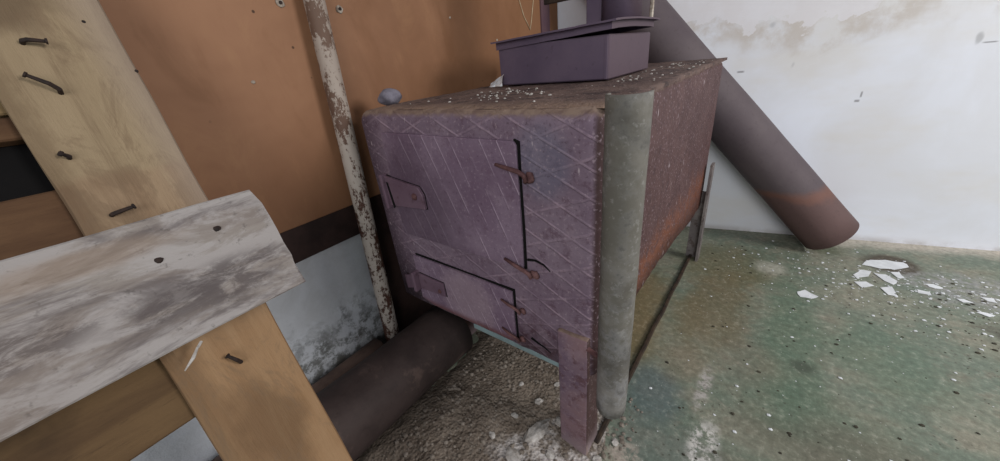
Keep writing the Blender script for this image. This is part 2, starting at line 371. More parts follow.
M = dict(floor=m_floor(), white=m_white_wall(), left=m_left_wall(), ply=m_ply(), body=m_stove('body'), leg=m_stove('leg'), top=m_stove('top'), door=m_stove('door'),
  ash=m_stove('ash_door'), plate=m_stove('plate'), rusty=m_stove('rusty'), pale=m_stove('pale'), angle=m_stove('angle'), boxs=m_boxsteel(), flue=m_flue(), darkpipe=m_darkpipe(),
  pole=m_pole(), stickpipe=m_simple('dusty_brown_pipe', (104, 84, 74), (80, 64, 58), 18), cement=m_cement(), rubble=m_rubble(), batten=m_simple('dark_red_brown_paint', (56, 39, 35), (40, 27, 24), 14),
  violet=m_simple('violet_brown_shadow', (98, 74, 78), (86, 64, 74), 5), black=m_simple('gap_and_shade_black', (9, 6, 5), (5, 3, 3), 9, .95),  # violet carries a soft shadow; black serves gaps and painted shade
  nail=m_simple('rusty_nail', (48, 34, 28), (30, 22, 20), 90), plaster=m_simple('white_plaster', (186, 181, 175), (150, 143, 136), 60, .9, 0, .9),
  paint=m_simple('white_paint_flake', (222, 224, 226), (204, 206, 208), 20, .6), stone=m_simple('dusty_stone', (136, 126, 116), (108, 98, 88), 30, .9, 0, .8),
  dark_stone=m_simple('dark_crumb', (70, 66, 54), (52, 48, 40), 40, .9), mortar=m_simple('grey_mortar', (122, 118, 128), (98, 94, 104), 45, .9, 0, .9),
  screw=m_simple('screw_with_filler', (190, 180, 166), (120, 104, 92), 60), cord=m_simple('pale_string', (206, 190, 160), (180, 160, 130), 60),
  foil=m_simple('crumpled_foil', (226, 228, 230), (186, 188, 192), 40, .4, .3, .8), darksteel=m_simple('dark_bar', (66, 52, 40), (40, 32, 28), 30))
def stain_plank(g, c):
    s = g.sep()
    c = g.mix(g.mul(g.step(g.math('ADD', s[0], g.math('MULTIPLY', g.noise(9, 4), .04)), .86, .875), .55), c, (150, 134, 106))
    stk = g.noise(2.2, 6, .7, g.scale(1.2, 9, 3), .6); c = g.mix(g.step(stk, .52, .68, 0, .7), c, (104, 84, 64)); c = g.mix(g.step(stk, .45, .3, 0, .5), c, (168, 148, 118))
    c = g.mix(g.mul(g.blob((1.10, .10, 0), .07, .07, g.noise(14, 5), .6), .7), c, (84, 66, 50)); c = g.mix(g.mul(g.step(s[0], .66, .56), .5), c, (150, 112, 74))
    c = g.mix(g.mul(g.blob((.42, .085, 0), .1, .05, g.noise(14, 5), .6), .6), c, (92, 70, 50))
    eg = g.math('ADD', s[1], g.math('MULTIPLY', g.math('SUBTRACT', g.noise(16, 5, .7), .5), .03))
    c = g.mix(g.mul(g.math('MAXIMUM', g.step(eg, .108, .128), g.step(eg, .010, -.004)), .45), c, (92, 70, 50))
    c = g.mix(g.mul(g.step(g.noise(7, 6, .75, g.scale(1, 2, 2), .8), .50, .62), .5), c, (112, 92, 72))
    return g.mix(g.mul(g.step(s[1], .05, .0), g.step(s[0], .62, .72), .55), c, (150, 134, 120))
M['plank'] = m_board('pale_brown_board', (146, 124, 99), (128, 105, 82), (92, 70, 52), .5, stain=stain_plank)
M['brown'] = m_board('brown_board', (94, 69, 48), (78, 55, 38), (46, 32, 24), .8)  # tone lowered to include the shade behind the weathered board
M['ochre'] = m_board('ochre_board', (100, 78, 53), (82, 62, 42), (46, 34, 24), .8)  # darkened likewise for the shade it sits in
M['tan'] = m_board('tan_board', (150, 128, 92), (130, 108, 76), (84, 62, 44), .5)
def stain_grey(g, c):
    sm = g.noise(16, 6, .75, g.scale(1, 2.6, 2.6), .5)
    k = g.math('MAXIMUM', g.blob((-.06, .655, 0), .13, .035, g.noise(8, 5), .6), g.blob((-.30, .68, 0), .16, .03, g.noise(8, 5), .6))
    c = g.mix(g.mul(k, g.step(sm, .40, .56), .8), c, (84, 76, 75))
    k2 = g.blob((-.16, .745, 0), .10, .02, g.noise(8, 5), .6); c = g.mix(g.mul(k2, .5), c, (142, 124, 108))
    return g.mix(g.mul(g.step(g.sep()[0], -.12, -.4), .35), c, (122, 106, 94))
M['grey'] = m_board('weathered_white_board', (142, 134, 127), (126, 116, 110), (98, 88, 84), .5, .6, (168, 163, 161), stain=stain_grey)

# ------------------------------------------------------------------ the room
def quad_slab(pts, nrm, th, name, m):
    bm = bmesh.new(); a = [bm.verts.new(p) for p in pts]; b = [bm.verts.new(V(p) - V(nrm) * th) for p in pts]
    bm.faces.new(a); bm.faces.new(b[::-1])
    for i in range(4): bm.faces.new((a[i], b[i], b[(i + 1) % 4], a[(i + 1) % 4]))
    return tag(link(name, bm, m), kind='structure')
quad_slab([(-.115, -2.2, 0), (3.6, -2.2, 0), (3.6, 2.1, 0), (-.115, 1.2, 0)], (0, 0, 1), .1, 'floor', M['floor'])
quad_slab([(-.115, -2.2, 0), (-.115, 1.18, 0), (-.115, 1.18, 2.4), (-.115, -2.2, 2.4)], (1, 0, 0), .1, 'wall_left', M['left'])
wy = lambda x: 1.2083 + .2381 * x
quad_slab([(-.115, wy(-.115), 0), (3.6, wy(3.6), 0), (3.6, wy(3.6), 2.4), (-.115, wy(-.115), 2.4)], (.2316, -.9728, 0), .1, 'wall_back', M['white'])
tag(link('trim_1', box((-.115, -2.0, .446), (-.104, 1.165, .545), .002), M['batten']), kind='structure')
tag(link('pole_shade_strip', box((-.115, -.005, 0), (-.103, .17, .446), .002), M['batten']), kind='structure')  # added strip, dark for the shade between pole and stove
tag(link('corner_shadow_strip', box((-.101, 1.012, .545), (-.092, 1.08, 2.3), .002), M['violet']), kind='structure')  # added strip coloured as the soft violet shadow near the corner
ply = tag(link('hardboard_sheet', box((-.1145, -.40, .536), (-.10, 1.165, 2.3), .0015), M['ply']), 'brown hardboard sheet screwed to the left wall behind the stove', 'wall panel')
for (y, z) in ((-.054, 1.012), (.082, 1.004), (.462, .99), (-.161, .866), (.697, .921)):
    b = lump((-.0995, y, z), .009 if z > .99 else .004, y * 9, (.35, 1, 1), 2)
    sc = link('screw', b, M['screw'], ply, True)
    if z > .99: link('screw_head', sweep([(-.097, y, z), (-.0945, y, z)], .0035, 10), M['nail'], sc)

# ------------------------------------------------------------------ the stove
st = tag(empty('wood_stove'), 'big boxy purple-brown welded steel stove with diamond chequer plate front', 'stove')
W, D, H, B = .6, 1.07, .781, .257
def outline(ins, r=.022):
    x0, x1, y0, y1 = ins - .012, W - ins, ins, D - ins; P = []
    def seg(a, b, n):
        for i in range(n): P.append(a.lerp(b, i / n))
    def arc(cx, cy, a0):
        for i in range(5): P.append(V((cx + r * math.cos(a0 + i / 5 * math.pi / 2), cy + r * math.sin(a0 + i / 5 * math.pi / 2))))
    seg(V((x0 + r, y0)), V((x1 - r, y0)), 22); arc(x1 - r, y0 + r, -math.pi / 2)
    seg(V((x1, y0 + r)), V((x1, y1 - r)), 44); arc(x1 - r, y1 - r, 0)
    seg(V((x1 - r, y1)), V((x0 + r, y1)), 22); arc(x0 + r, y1 - r, math.pi / 2)
    seg(V((x0, y1 - r)), V((x0, y0 + r)), 44); arc(x0 + r, y0 + r, math.pi)
    return P
KB = [(0, .257), (.1, .285), (.26, .309), (.44, .300), (.62, .284), (.86, .246), (1.07, .24)]
def zb(p):
    if p.x < W - .03: return B + .004 * noise.noise(V((p.x * 25, p.y * 25, 0)))
    for (a, za), (b, zb_) in zip(KB, KB[1:]):
        if a <= p.y <= b: return za + (zb_ - za) * (p.y - a) / (b - a) + .009 * noise.noise(V((3, p.y * 40, 0)))
    return B
bm = bmesh.new(); rings = []
lv = [(0, None), (0, .36), (0, .46), (0, .56), (0, .66), (0, .755), (.0015, .765), (.005, .773), (.011, .779), (.020, .781)]
base = outline(0)
for ins, z in lv:
    o = outline(ins); ring = []
    for p, p0 in zip(o, base):
        zz = zb(p0) if z is None else z
        k = .0022 * noise.noise(V((p0.x * 7, p0.y * 7, zz * 7))) + .0012 * noise.noise(V((p0.x * 30, p0.y * 30, zz * 30)))
        d = (p0 - V((W / 2, D / 2))); d = V((1 if abs(p0.x - W) < .03 else (-1 if p0.x < .03 else 0), -1 if p0.y < .03 else 0))
        ring.append(bm.verts.new((p.x + d.x * k, p.y + d.y * k, zz + (k if z and z > .75 else 0))))
    rings.append(ring)
n = len(base)
for a, b in zip(rings, rings[1:]):
    for i in range(n): bm.faces.new((a[i], a[(i + 1) % n], b[(i + 1) % n], b[i]))
bm.faces.new(rings[-1]); bm.faces.new(rings[0][::-1])
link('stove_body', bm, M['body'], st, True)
# top plate: thin, gritty, ragged at the right edge
bm = bmesh.new(); nx, ny = 30, 50; g1, g2 = [], []
for i in range(nx + 1):
    r1, r2 = [], []
    for j in range(ny + 1):
        x = .016 + (W - .010) * i / nx; y = .018 + (D - .012) * j / ny
        q = V((x * 30, y * 30, 0)); e = .004 * noise.noise(q * 1.7) if i == nx or j == ny else 0
        h = .783 + .0035 * abs(noise.noise(q)) + .002 * noise.noise(q * 2.3)
        if j == 0 or i == 0: h = .7805
        r1.append(bm.verts.new((x + e, y + (e if j == ny else 0), h))); r2.append(bm.verts.new((x + e, y, .7795 if i < nx else .776)))
    g1.append(r1); g2.append(r2)
for i in range(nx):
    for j in range(ny):
        bm.faces.new((g1[i][j], g1[i + 1][j], g1[i + 1][j + 1], g1[i][j + 1]))
for j in range(ny): bm.faces.new((g1[nx][j], g2[nx][j], g2[nx][j + 1], g1[nx][j + 1]))
for i in range(nx): bm.faces.new((g1[i][ny], g1[i + 1][ny], g2[i + 1][ny], g2[i][ny]))
for i in range(nx + 1):
    for j in range(ny + 1):
        if not g2[i][j].link_faces: bm.verts.remove(g2[i][j])
link('top_plate', bm, M['top'], st, True)
link('bottom_plate', box((.27, .001, .240), (.575, 1.05, .255), .002), M['pale'], st)
def panel(pts, y0, y1, bev=.0015):
    bm = bmesh.new(); a = [bm.verts.new((x, y0, z)) for x, z in pts]; b = [bm.verts.new((x, y1, z)) for x, z in pts]
    bm.faces.new(a); bm.faces.new(b[::-1]); n = len(pts)
    for i in range(n): bm.faces.new((a[i], b[i], b[(i + 1) % n], a[(i + 1) % n]))
    if bev: bmesh.ops.bevel(bm, geom=bm.edges[:], offset=bev, segments=1, affect='EDGES')
    return bm
link('door_gap', panel([(.448, .735), (.459, .731), (.4565, .56), (.4545, .478), (.446, .478)], -.0030, .004, 0), M['black'], st)
fd = link('fire_door', panel([(.078, .735), (.449, .732), (.4545, .725), (.4525, .56), (.4495, .478), (.078, .478)], -.0075, .002), M['door'], st)
link('door_gap', panel([(.098, .4205), (.418, .4145), (.4165, .276), (.410, .276), (.410, .40), (.10, .412)], -.0030, .004, 0), M['black'], st)
ad = link('ash_door', panel([(.093, .416), (.30, .414), (.4135, .410), (.4125, .278), (.40, .268), (.14, .268), (.093, .28)], -.0085, .002), M['ash'], st)
# latch plates, each with a rivet or bar
lp = link('latch_plate', panel([(.062, .632), (.180, .618), (.192, .600), (.192, .566), (.062, .556)], -.0155, -.0070, .001), M['plate'], fd)
link('latch_shadow_line', panel([(.06, .6335), (.1805, .6195), (.194, .601), (.194, .564), (.188, .564)], -.0085, -.0060, 0), M['black'], lp)  # black sliver painting the shadow line round the plate
link('rivet', lump((.165, -.0165, .594), .0085, 2, (1, .6, 1), 2, None, .1), M['rusty'], lp, True)
link('latch_bar', box((.052, -.024, .548), (.062, -.004, .636), .003), M['plate'], lp)
link('latch_slot', panel([(.066, .618), (.073, .617), (.082, .556), (.074, .55)], -.0162, -.0150, 0), M['black'], lp)
lp2 = link('latch_plate', panel([(.105, .366), (.198, .362), (.2, .322), (.105, .318)], -.0145, -.0080, .001), M['plate'], ad)
link('latch_shadow_line', panel([(.104, .3675), (.199, .3635), (.202, .320), (.196, .320)], -.0095, -.0075, 0), M['black'], lp2)  # shadow line of the lower plate, drawn as a black sliver
link('rivet', lump((.183, -.0155, .335), .006, 3, (1, .6, 1), 2, None, .1), M['rusty'], lp2, True)
link('latch_bar', box((.092, -.030, .312), (.103, -.004, .372), .003), M['plate'], lp2)
link('latch_tongue', panel([(.032, .335), (.09, .352), (.09, .31), (.032, .29)], -.008, -.002, .001), M['plate'], lp2)
# hinges: a rod bridging the gap and an eye on the body
def hinge(x0, x1, z, s, rot=0):
    zz = z - rot
    bm = sweep([(x0, -.011, z), ((x0 + x1) / 2, -.017, (z + zz) / 2), (x1 - .01, -.018, zz), (x1, -.016, zz - .006), (x1 + .001, -.012, zz - .016), (x1 - .004, -.006, zz - .022)], [.003 * s, .004 * s, .0043 * s, .0043 * s, .004 * s, .0036 * s], 10)
    h = link('hinge', bm, M['rusty'], st, True)
    e = lump((x1 + .004, -.004, zz - .014), .0095 * s, z * 30, (1.1, .55, 1), 2, None, .5)
    link('weld', e, M['rusty'], h, True)
hinge(.410, .472, .690, 1.0, .006); hinge(.408, .468, .494, 1.0, .010); hinge(.385, .432, .383, .8, .003); hinge(.378, .424, .300, .8, .004)
for pts in ([(.458, .500), (.475, .503), (.494, .4985), (.508, .487)], [(.452, .296), (.470, .289), (.485, .285), (.500, .276)]):
    link('crack', sweep([(x, -.0015, z) for x, z in pts], [.0028, .0022, .0018, .0008], 6), M['black'], st)
# legs
def leg(lo, hi):
    b = box(lo, hi, .004); bmesh.ops.subdivide_edges(b, edges=b.edges[:], cuts=3, use_grid_fill=True)
    for v in b.verts:
        if v.co.z > lo[2] + .004: v.co += V((1, 1, 1)) * .0016 * noise.noise(v.co * 40)
    return link('leg', b, M['leg'], st, True)
leg((.521, -.009, 0), (.588, .055, .357)); leg((.02, .13, 0), (.082, .19, .30)); leg((.008, 1.0, 0), (.07, 1.065, .27))
bm = box((.575, 1.035, 0), (.626, 1.047, .30)); box((.618, 1.0, 0), (.627, 1.047, .42), 0, 2, bm)
link('leg', bm, M['angle'], st)

# loose things on top of the stove
bx = tag(empty('steel_box', (.285, .55, .784)), 'violet-grey sheet steel box with tilted overhanging lid on top of the stove', 'box')
BB = (.285, .55, .784)
bm = bmesh.new(); x0, x1, y0, y1, zt = .129, .452, .397, .70, .886
th = .004
link('box_shell', panel([(x0, .7875), (x1, .7875), (x1, zt - .002), (x0 + .05, zt), (x0, zt)], y0, y1, .003), M['boxs'], bx, False, BB)
link('seam', box((x1 - .012, y0 - .002, .789), (x1 - .004, y0 + .004, zt - .004), .001), M['boxs'], bx, False, BB)
# lid: thin sheet, ridged along x, with a turned-down flange all round
bm = bmesh.new(); lx0, lx1, ly0, ly1 = .119, .472, .378, .712; NX, NY = 16, 12; T = []
def lz(u, v): return .9045 + .0118 * u + .003 * v - .004 * (2 * v - 1) ** 2 + .002 * noise.noise(V((u * 4, v * 4, 1)))
for i in range(NX + 1): T.append([bm.verts.new((lx0 + (lx1 - lx0) * i / NX, ly0 + (ly1 - ly0) * j / NY, lz(i / NX, j / NY))) for j in range(NY + 1)])
for i in range(NX):
    for j in range(NY): bm.faces.new((T[i][j], T[i + 1][j], T[i + 1][j + 1], T[i][j + 1]))
lid = link('lid', bm, M['boxs'], bx, False, BB)
md = lid.modifiers.new('thick', 'SOLIDIFY'); md.thickness = .004; md.offset = -1
bm = bmesh.new(); fl = [(x0 - .002, y0 - .005), (x1 + .006, y0 - .005), (x1 + .006, y1 + .004), (x0 - .002, y1 + .004)]
P4 = []
for k in range(4):
    a, b = V(fl[k]), V(fl[(k + 1) % 4]); P4 += [a.lerp(b, i / 8) for i in range(8)]
up, dn = [], []
for p in P4:
    u, v = (p.x - lx0) / (lx1 - lx0), (p.y - ly0) / (ly1 - ly0); z = lz(u, v) - .003
    up.append(bm.verts.new((p.x, p.y, z))); dn.append(bm.verts.new((p.x, p.y, z - .019 + .003 * u)))
for i in range(len(P4)): bm.faces.new((up[i], up[(i + 1) % len(P4)], dn[(i + 1) % len(P4)], dn[i]))
fo = link('lid_flange', bm, M['boxs'], None, False, BB); fo.parent = lid; fo.location = (0, 0, 0)
for o_ in (bx.children): o_.location = (0, 0, 0)
# flue stub and iron bracket that rise behind the lid
fs = tag(empty('flue_stub', (.42, .55, .914)), 'upright bluish steel flue stub standing on the lid of the box', 'pipe')
o = link('pipe', hollow((.42, .55, .917), (.42, .55, 1.7), .049, .003, 32, 6), M['boxs'], None, True, (.42, .55, .914)); o.parent = fs; o.location = (0, 0, 0)
br = tag(empty('iron_bracket', (.345, .56, .914)), 'dark iron bracket with upright and crossbar beside the flue stub', 'bracket')
bm = box((.325, .545, .917), (.368, .56, 1.5), .002); o = link('upright', bm, M['boxs'], None, False, (.345, .56, .914)); o.parent = br; o.location = (0, 0, 0)
bm = box((.20, .535, .982), (.368, .545, 1.012), .002); o = link('crossbar', bm, M['darksteel'], None, False, (.345, .56, .914)); o.parent = br; o.location = (0, 0, 0)
tag(link('steel_strip', sweep([(.462, .66, .917), (.463, .66, 1.1), (.462, .66, 1.4)], .0055, 6), M['screw']), 'thin pale flaking steel strip upright between flue stub and leaning flue', 'strip')
tag(link('mortar_lump', lump((.014, .088, .800), .031, 5, (1.0, .9, .62), 3, None, .16), M['mortar'], None, True), 'grey mortar lump on the left rear edge of the stove top', 'mortar')
bm = bmesh.new(); vs = [[bm.verts.new((.102 + .046 * i / 5, .374 + .014 * j / 4 + .003 * random.uniform(-1, 1), .7875 + .030 * j / 4 * (.3 + .7 * i / 5) + .002 * random.uniform(-.5, 1))) for j in range(5)] for i in range(6)]
for i in range(5):
    for j in range(4): bm.faces.new((vs[i][j], vs[i + 1][j], vs[i + 1][j + 1], vs[i][j + 1]))
tag(link('foil_scrap', bm, M['foil']), 'crumpled silvery foil scrap on stove top at the box corner', 'foil')
bm = bmesh.new()
for k in range(150):
    x, y = random.uniform(.1, .59), random.uniform(.04, 1.0)
    if k % 3 == 0: x, y = random.gauss(.3, .05), random.gauss(.2, .05)
    if k % 3 == 1: x, y = random.uniform(.47, .59), random.uniform(.3, .95)
    if .1 < x < .47 and y > .37: continue
    if not (.03 < x < .595 and .03 < y < 1.04): continue
    lump((x, y, .7865), random.uniform(.001, .0036), k, (1.2, 1, .6), 1, bm)
tag(link('plaster_crumbs', bm, M['plaster']), 'white plaster crumbs sprinkled over the dusty stove top', 'crumbs', kind='stuff')

# ------------------------------------------------------------------ pipes and pole
tag(link('flue_pipe', hollow((1.048, 1.3505, .0665), (1.048 - .6520 * 1.5, 1.3505 - .1552 * 1.5, .0665 + .7421 * 1.5), .0965, .003, 48, 20, .0015), M['flue'], None, True), 'large grey-brown flue pipe leaning diagonally against the white back wall', 'pipe')
tag(link('flue_pipe', hollow((.077, .082, .0915), (.077, -.62, .0915), .0905, .003, 44, 12, .003, 4), M['darkpipe'], None, True), 'thick dark rusty flue pipe lying on the ground under the stove front', 'pipe')
tag(link('thin_pipe', hollow((-.0565, -.098, .082), (-.0565, -.62, .070), .0415, .004, 24, 8, .001, 2), M['stickpipe'], None, True), 'thinner brown pipe lying between the thick pipe and the left wall', 'pipe')
tag(link('pole', sweep([(-.053, -.058, .0)] + [(-.053 - .022 * t, -.058 + .102 * t, 1.62 * t) for t in [i / 12 for i in range(1, 13)]], .0225, 20), M['pole'], None, True), 'slim metal pole with flaking white paint leaning on left wall beside the stove', 'pole')
# half-round cement pipe wrapped round the stove's corner
bm = bmesh.new(); T0, T1 = V((.6465, -.026, .806)), V((.637, -.004, .212)); r_, w_ = .0285, .004; O, I = [], []
a0, a1 = math.radians(172), math.radians(372)
for i in range(25):
    t = i / 24; c = T0.lerp(T1, t); o_, i_ = [], []
    for k in range(25):
        a = a0 + (a1 - a0) * k / 24; d = V((math.cos(a), math.sin(a), 0)); e = .0008 * noise.noise(V((k * .2, i * .5, 3)))
        dz = .0015 * (k / 24 - .5) if i == 0 else (-.008 * math.sin(k / 24 * math.pi) if i == 24 else 0)
        if i == 24: dz += .003 * noise.noise(V((k * .5, 0, 0)))
        o_.append(bm.verts.new(c + d * (r_ + e) + V((0, 0, dz)))); i_.append(bm.verts.new(c + d * (r_ - w_) + V((0, 0, dz))))
    O.append(o_); I.append(i_)
for i in range(24):
    for k in range(24):
        bm.faces.new((O[i][k], O[i][k + 1], O[i + 1][k + 1], O[i + 1][k])); bm.faces.new((I[i][k + 1], I[i][k], I[i + 1][k], I[i + 1][k + 1]))
    for k in (0, 24): bm.faces.new((O[i][k], I[i][k], I[i + 1][k], O[i + 1][k]))
for i in (0, 24):
    for k in range(24): bm.faces.new((O[i][k], I[i][k], I[i][k + 1], O[i][k + 1]))
hp = tag(link('half_round_pipe', bm, M['cement'], None, True), "upright grey cement half pipe fitted against the stove's right front corner", 'pipe')
link('bolt', sweep([(.584, -.004, .335), (.614, -.010, .332)], .005, 8), M['rusty'], hp)
bar = box((.589, .03, .0), (.6, 1.033, .012), .002); bmesh.ops.subdivide_edges(bar, edges=[e for e in bar.edges if e.calc_length() > .4], cuts=20)
for v in bar.verts: v.co.x += .003 * noise.noise(V((0, v.co.y * 9, 0)))
tag(link('floor_bar', bar, M['darksteel']), 'thin dark steel bar lying on floor along the right side of the stove', 'bar')
# string hanging from above down to the lid's left end
bm = sweep([(-.0978, .80, 1.16), (-.0978, .858, 1.053), (-.0978, .885, 1.0), (-.0978, .926, .953), (-.0978, .940, .99), (-.0978, .961, 1.057), (-.0978, .985, 1.16)], .0016, 6)
tag(link('string', bm, M['cord'], None, True), 'pale thin string hanging in a loop against the hardboard', 'string')

# ------------------------------------------------------------------ broken pallet leaning on the left wall
g_, u_, N_ = V((-.0918, .9953, -.0323)), V((-.4021, -.0073, .9156)), V((.911, .097, .4009))
g_.normalize(); N_.normalize(); u_ = N_.cross(g_); u_ = u_ if u_.z > 0 else -u_
P0 = V((.45, -.35, 0))
def mat_frame(xd, zd, off, rot=0):
    z = V(zd).normalized(); x = V(xd).normalized(); y = z.cross(x)
    m = Matrix(((x.x, y.x, z.x, 0), (x.y, y.y, z.y, 0), (x.z, y.z, z.z, 0), (0, 0, 0, 1)))
    p = P0 + N_ * off; m.translation = p; return m
# upright board: local x along u (up), so local y = N x u
MU = mat_frame(u_, N_, -.0265)          # local y = z cross x = N x u -> +-g
sgn = 1 if V((MU[0][1], MU[1][1], MU[2][1])).dot(g_) > 0 else -1
up_ = plank(.03, 1.235, -.138, 0.0, -.025, 0, 3, .0018, .014)
if sgn < 0: 
    for v in up_.verts: v.co.y = -v.co.y
for v in up_.verts: v.co.y += sgn * .040 * (v.co.x - .85)          # slight skew in the frame
o = link('upright_board', up_, M['plank']); o.matrix_world = MU
tag(o, 'long pale brown board standing up behind the weathered board, bent nails in it', 'board'); up_o = o
def nail(parent, pts, r=.0028, head=True):
    pts = [V((p[0], sgn * p[1], p[2])) for p in pts]
    bm = sweep(pts, [r] * (len(pts) - 1) + [r * .8], 8)
    if head: sweep([pts[-1], pts[-1] + (pts[-1] - pts[-2]).normalized() * .002], r * 1.35, 8, bm)
    link('nail', bm, M['nail'], parent, False)
# (t along the board, s across, height off the face)
def sk(t, s): return s
nail(up_o, [(1.031, -.088, -.004), (1.031, -.088, .006), (1.03, -.084, .010), (1.027, -.070, .012)])
nail(up_o, [(.964, -.083, -.004), (.966, -.084, .008), (.972, -.090, .012), (.984, -.104, .012)])
nail(up_o, [(.880, -.112, -.004), (.881, -.112, .004), (.884, -.117, .008)])
nail(up_o, [(.797, -.109, -.004), (.797, -.108, .006), (.797, -.102, .010), (.799, -.087, .010)])
nail(up_o, [(.536, -.079, -.004), (.538, -.080, .006), (.545, -.084, .010), (.556, -.090, .011)])
for (t, s) in ((1.062, -.02), (.99, .004)):
    link('nail_hole', sweep([(t, sgn * s, -.002), (t, sgn * s, .0006)], .0022, 8), M['nail'], up_o)
# boards running along g: local x = g, local y = N x g = up
def along(name, x0, x1, t0, t1, off, th, m, seed, label, rough=.0015):
    MG = mat_frame(g_, N_, off); s2 = 1 if V((MG[0][1], MG[1][1], MG[2][1])).dot(u_) > 0 else -1
    b = plank(x0, x1, t0, t1, -th, 0, seed, rough)
    if s2 < 0:
        for v in b.verts: v.co.y = -v.co.y
    o = link(name, b, m); o.matrix_world = MG; return tag(o, label, 'board'), s2
gp, s2 = along('weathered_board', -.62, .051, .601, .776, 0, .022, M['grey'], 11, 'wide weathered whitish board across the front of the broken pallet')
for (s, t) in ((-.0978, .718), (-.021, .733)):
    h = lump((s, s2 * t, .0), .0042, s * 40, (1.2, 1, .5), 2, None, .3); link('nail_hole', h, M['nail'], gp)
along('brown_board', -.66, -.02, .735, .853, -.0540, .017, M['brown'], 21, 'brown board behind the weathered board, just above its top edge')
along('ochre_board', -.66, -.02, .499, .66, -.0540, .017, M['ochre'], 22, 'ochre board low behind the weathered board, lowest of the crosswise boards')
along('dark_brown_batten', -.66, -.03, .923, .953, -.0540, .017, M['brown'], 23, 'narrow brown batten at left edge just above the added black shade board')
along('tan_board', -.66, -.03, .956, 1.06, -.0540, .016, M['tan'], 24, 'tan board at left edge, uppermost of the crosswise boards')
along('black_shade_board', -.66, -.03, .80, .965, -.0735, .014, M['black'], 25, 'added black board standing in for deep shade between brown board and narrow batten')  # added board, near black to give the gap its deep shade
bm = bmesh.new()
sweep([(.229, -.468, .548), (.236, -.478, .540), (.240, -.492, .531)], [.0014, .0022, .0008], 6, bm); sweep([(.226, -.462, .551), (.232, -.468, .549)], .0018, 6, bm)
tag(link('splinter', bm, M['plaster']), 'pale torn splinter hanging under lower edge of the weathered board', 'splinter')

# ------------------------------------------------------------------ rubble and debris on the floor
bm = bmesh.new(); NX, NY = 110, 160; gr = []
def hh(x, y):
    q = V((x, y, 0)); f = noise.fractal(q * 11, 1.0, 2.1, 4); c = noise.fractal(q * 34, .9, 2.1, 3)
    ex = min(1, max(0, (.64 + .02 * noise.noise(q * 12) - x) / .10)); ey = min(1, max(0, (.42 + .08 * noise.noise(q * 9) - y) / .25)); ew = min(1, max(0, (x + .12) / .08))
    s = lambda k: k * k * (3 - 2 * k)
    m = s(ex) * s(ey)
    mound = .020 * math.exp(-((x - .36) / .14) ** 2 - ((y - .02) / .2) ** 2)
    pit = .012 * math.exp(-((x - .077) / .06) ** 4)
    return -.006 + m * (.018 + mound + .009 * f + .0025 * c - pit)
for i in range(NX + 1):
    gr.append([])
    for j in range(NY + 1):
        x = -.114 + .80 * i / NX; y = -.75 + 1.25 * j / NY; gr[-1].append(bm.verts.new((x, y, hh(x, y))))
for i in range(NX):
    for j in range(NY):
        if max(gr[i + a][j + b].co.z for a in (0, 1) for b in (0, 1)) > -.003: bm.faces.new((gr[i][j], gr[i + 1][j], gr[i + 1][j + 1], gr[i][j + 1]))
for v in [v for v in bm.verts if not v.link_faces]: bm.verts.remove(v)
tag(link('rubble_heap', bm, M['rubble'], None, True), 'grey heap of ash, dirt and rubble under the front of the stove', 'rubble', kind='stuff')
bm = bmesh.new()
for k in range(1100):
    x = random.uniform(.17, .66); y = random.uniform(-.45, .2)
    if k < 40: x, y = random.gauss(.62, .025), random.gauss(.03, .06)
    if .5 < x < .6 and -.03 < y < .06: continue
    lump((x, y, max(0, hh(x, y)) + .001), random.choice((.0015, .002, .0025, .003, .004, .006)), k, (1.2, 1, .7), 1, bm)
tag(link('rubble_crumbs', bm, M['stone']), 'small grey-brown crumbs and pebbles strewn over the rubble heap', 'crumbs', kind='stuff')
def chunk(x, y, r, sq, seed, label, m='plaster', group=None, name='plaster_chunk', cat='plaster'):
    z = max(0, hh(x, y)) if x < .66 else 0
    o = link(name, lump((0, 0, 0), r, seed, sq, 2, None, .5), M[m], None, False); o.location = (x, y, z + r * sq[2] * .55); o.rotation_euler = (0, 0, seed * 1.3)
    return tag(o, label, cat, group)
chunk(.470, -.03, .022, (1.9, .8, .4), 1, 'largest flat white plaster chunk in rubble left of the front leg')
chunk(.455, -.115, .018, (1.6, .9, .45), 2, 'white plaster chunk at the very bottom of the rubble, nearest the camera')
for k, (x, y, r) in enumerate([(.50, .02, .013), (.43, .04, .012), (.485, .09, .014), (.40, -.03, .010), (.44, .12, .010), (.52, -.06, .012), (.61, .0, .011), (.63, .06, .010), (.59, -.05, .012), (.36, .06, .009), (.38, -.1, .010), (.50, .14, .012)]):
    chunk(x, y, r * .75, (1.3, 1, .55), k + 9, 'small whitish plaster lump lying in the rubble beside the front leg', group='plaster lumps in the rubble')
for k, (x, y, r) in enumerate([(-.083, .03, .026), (-.086, .075, .022), (-.07, .12, .024)]):
    chunk(x, y, r, (1, 1.1, .9), k + 31, 'dusty brown stone against left wall beside the pole foot', 'stone', 'stones by the left wall', 'stone', 'stone')

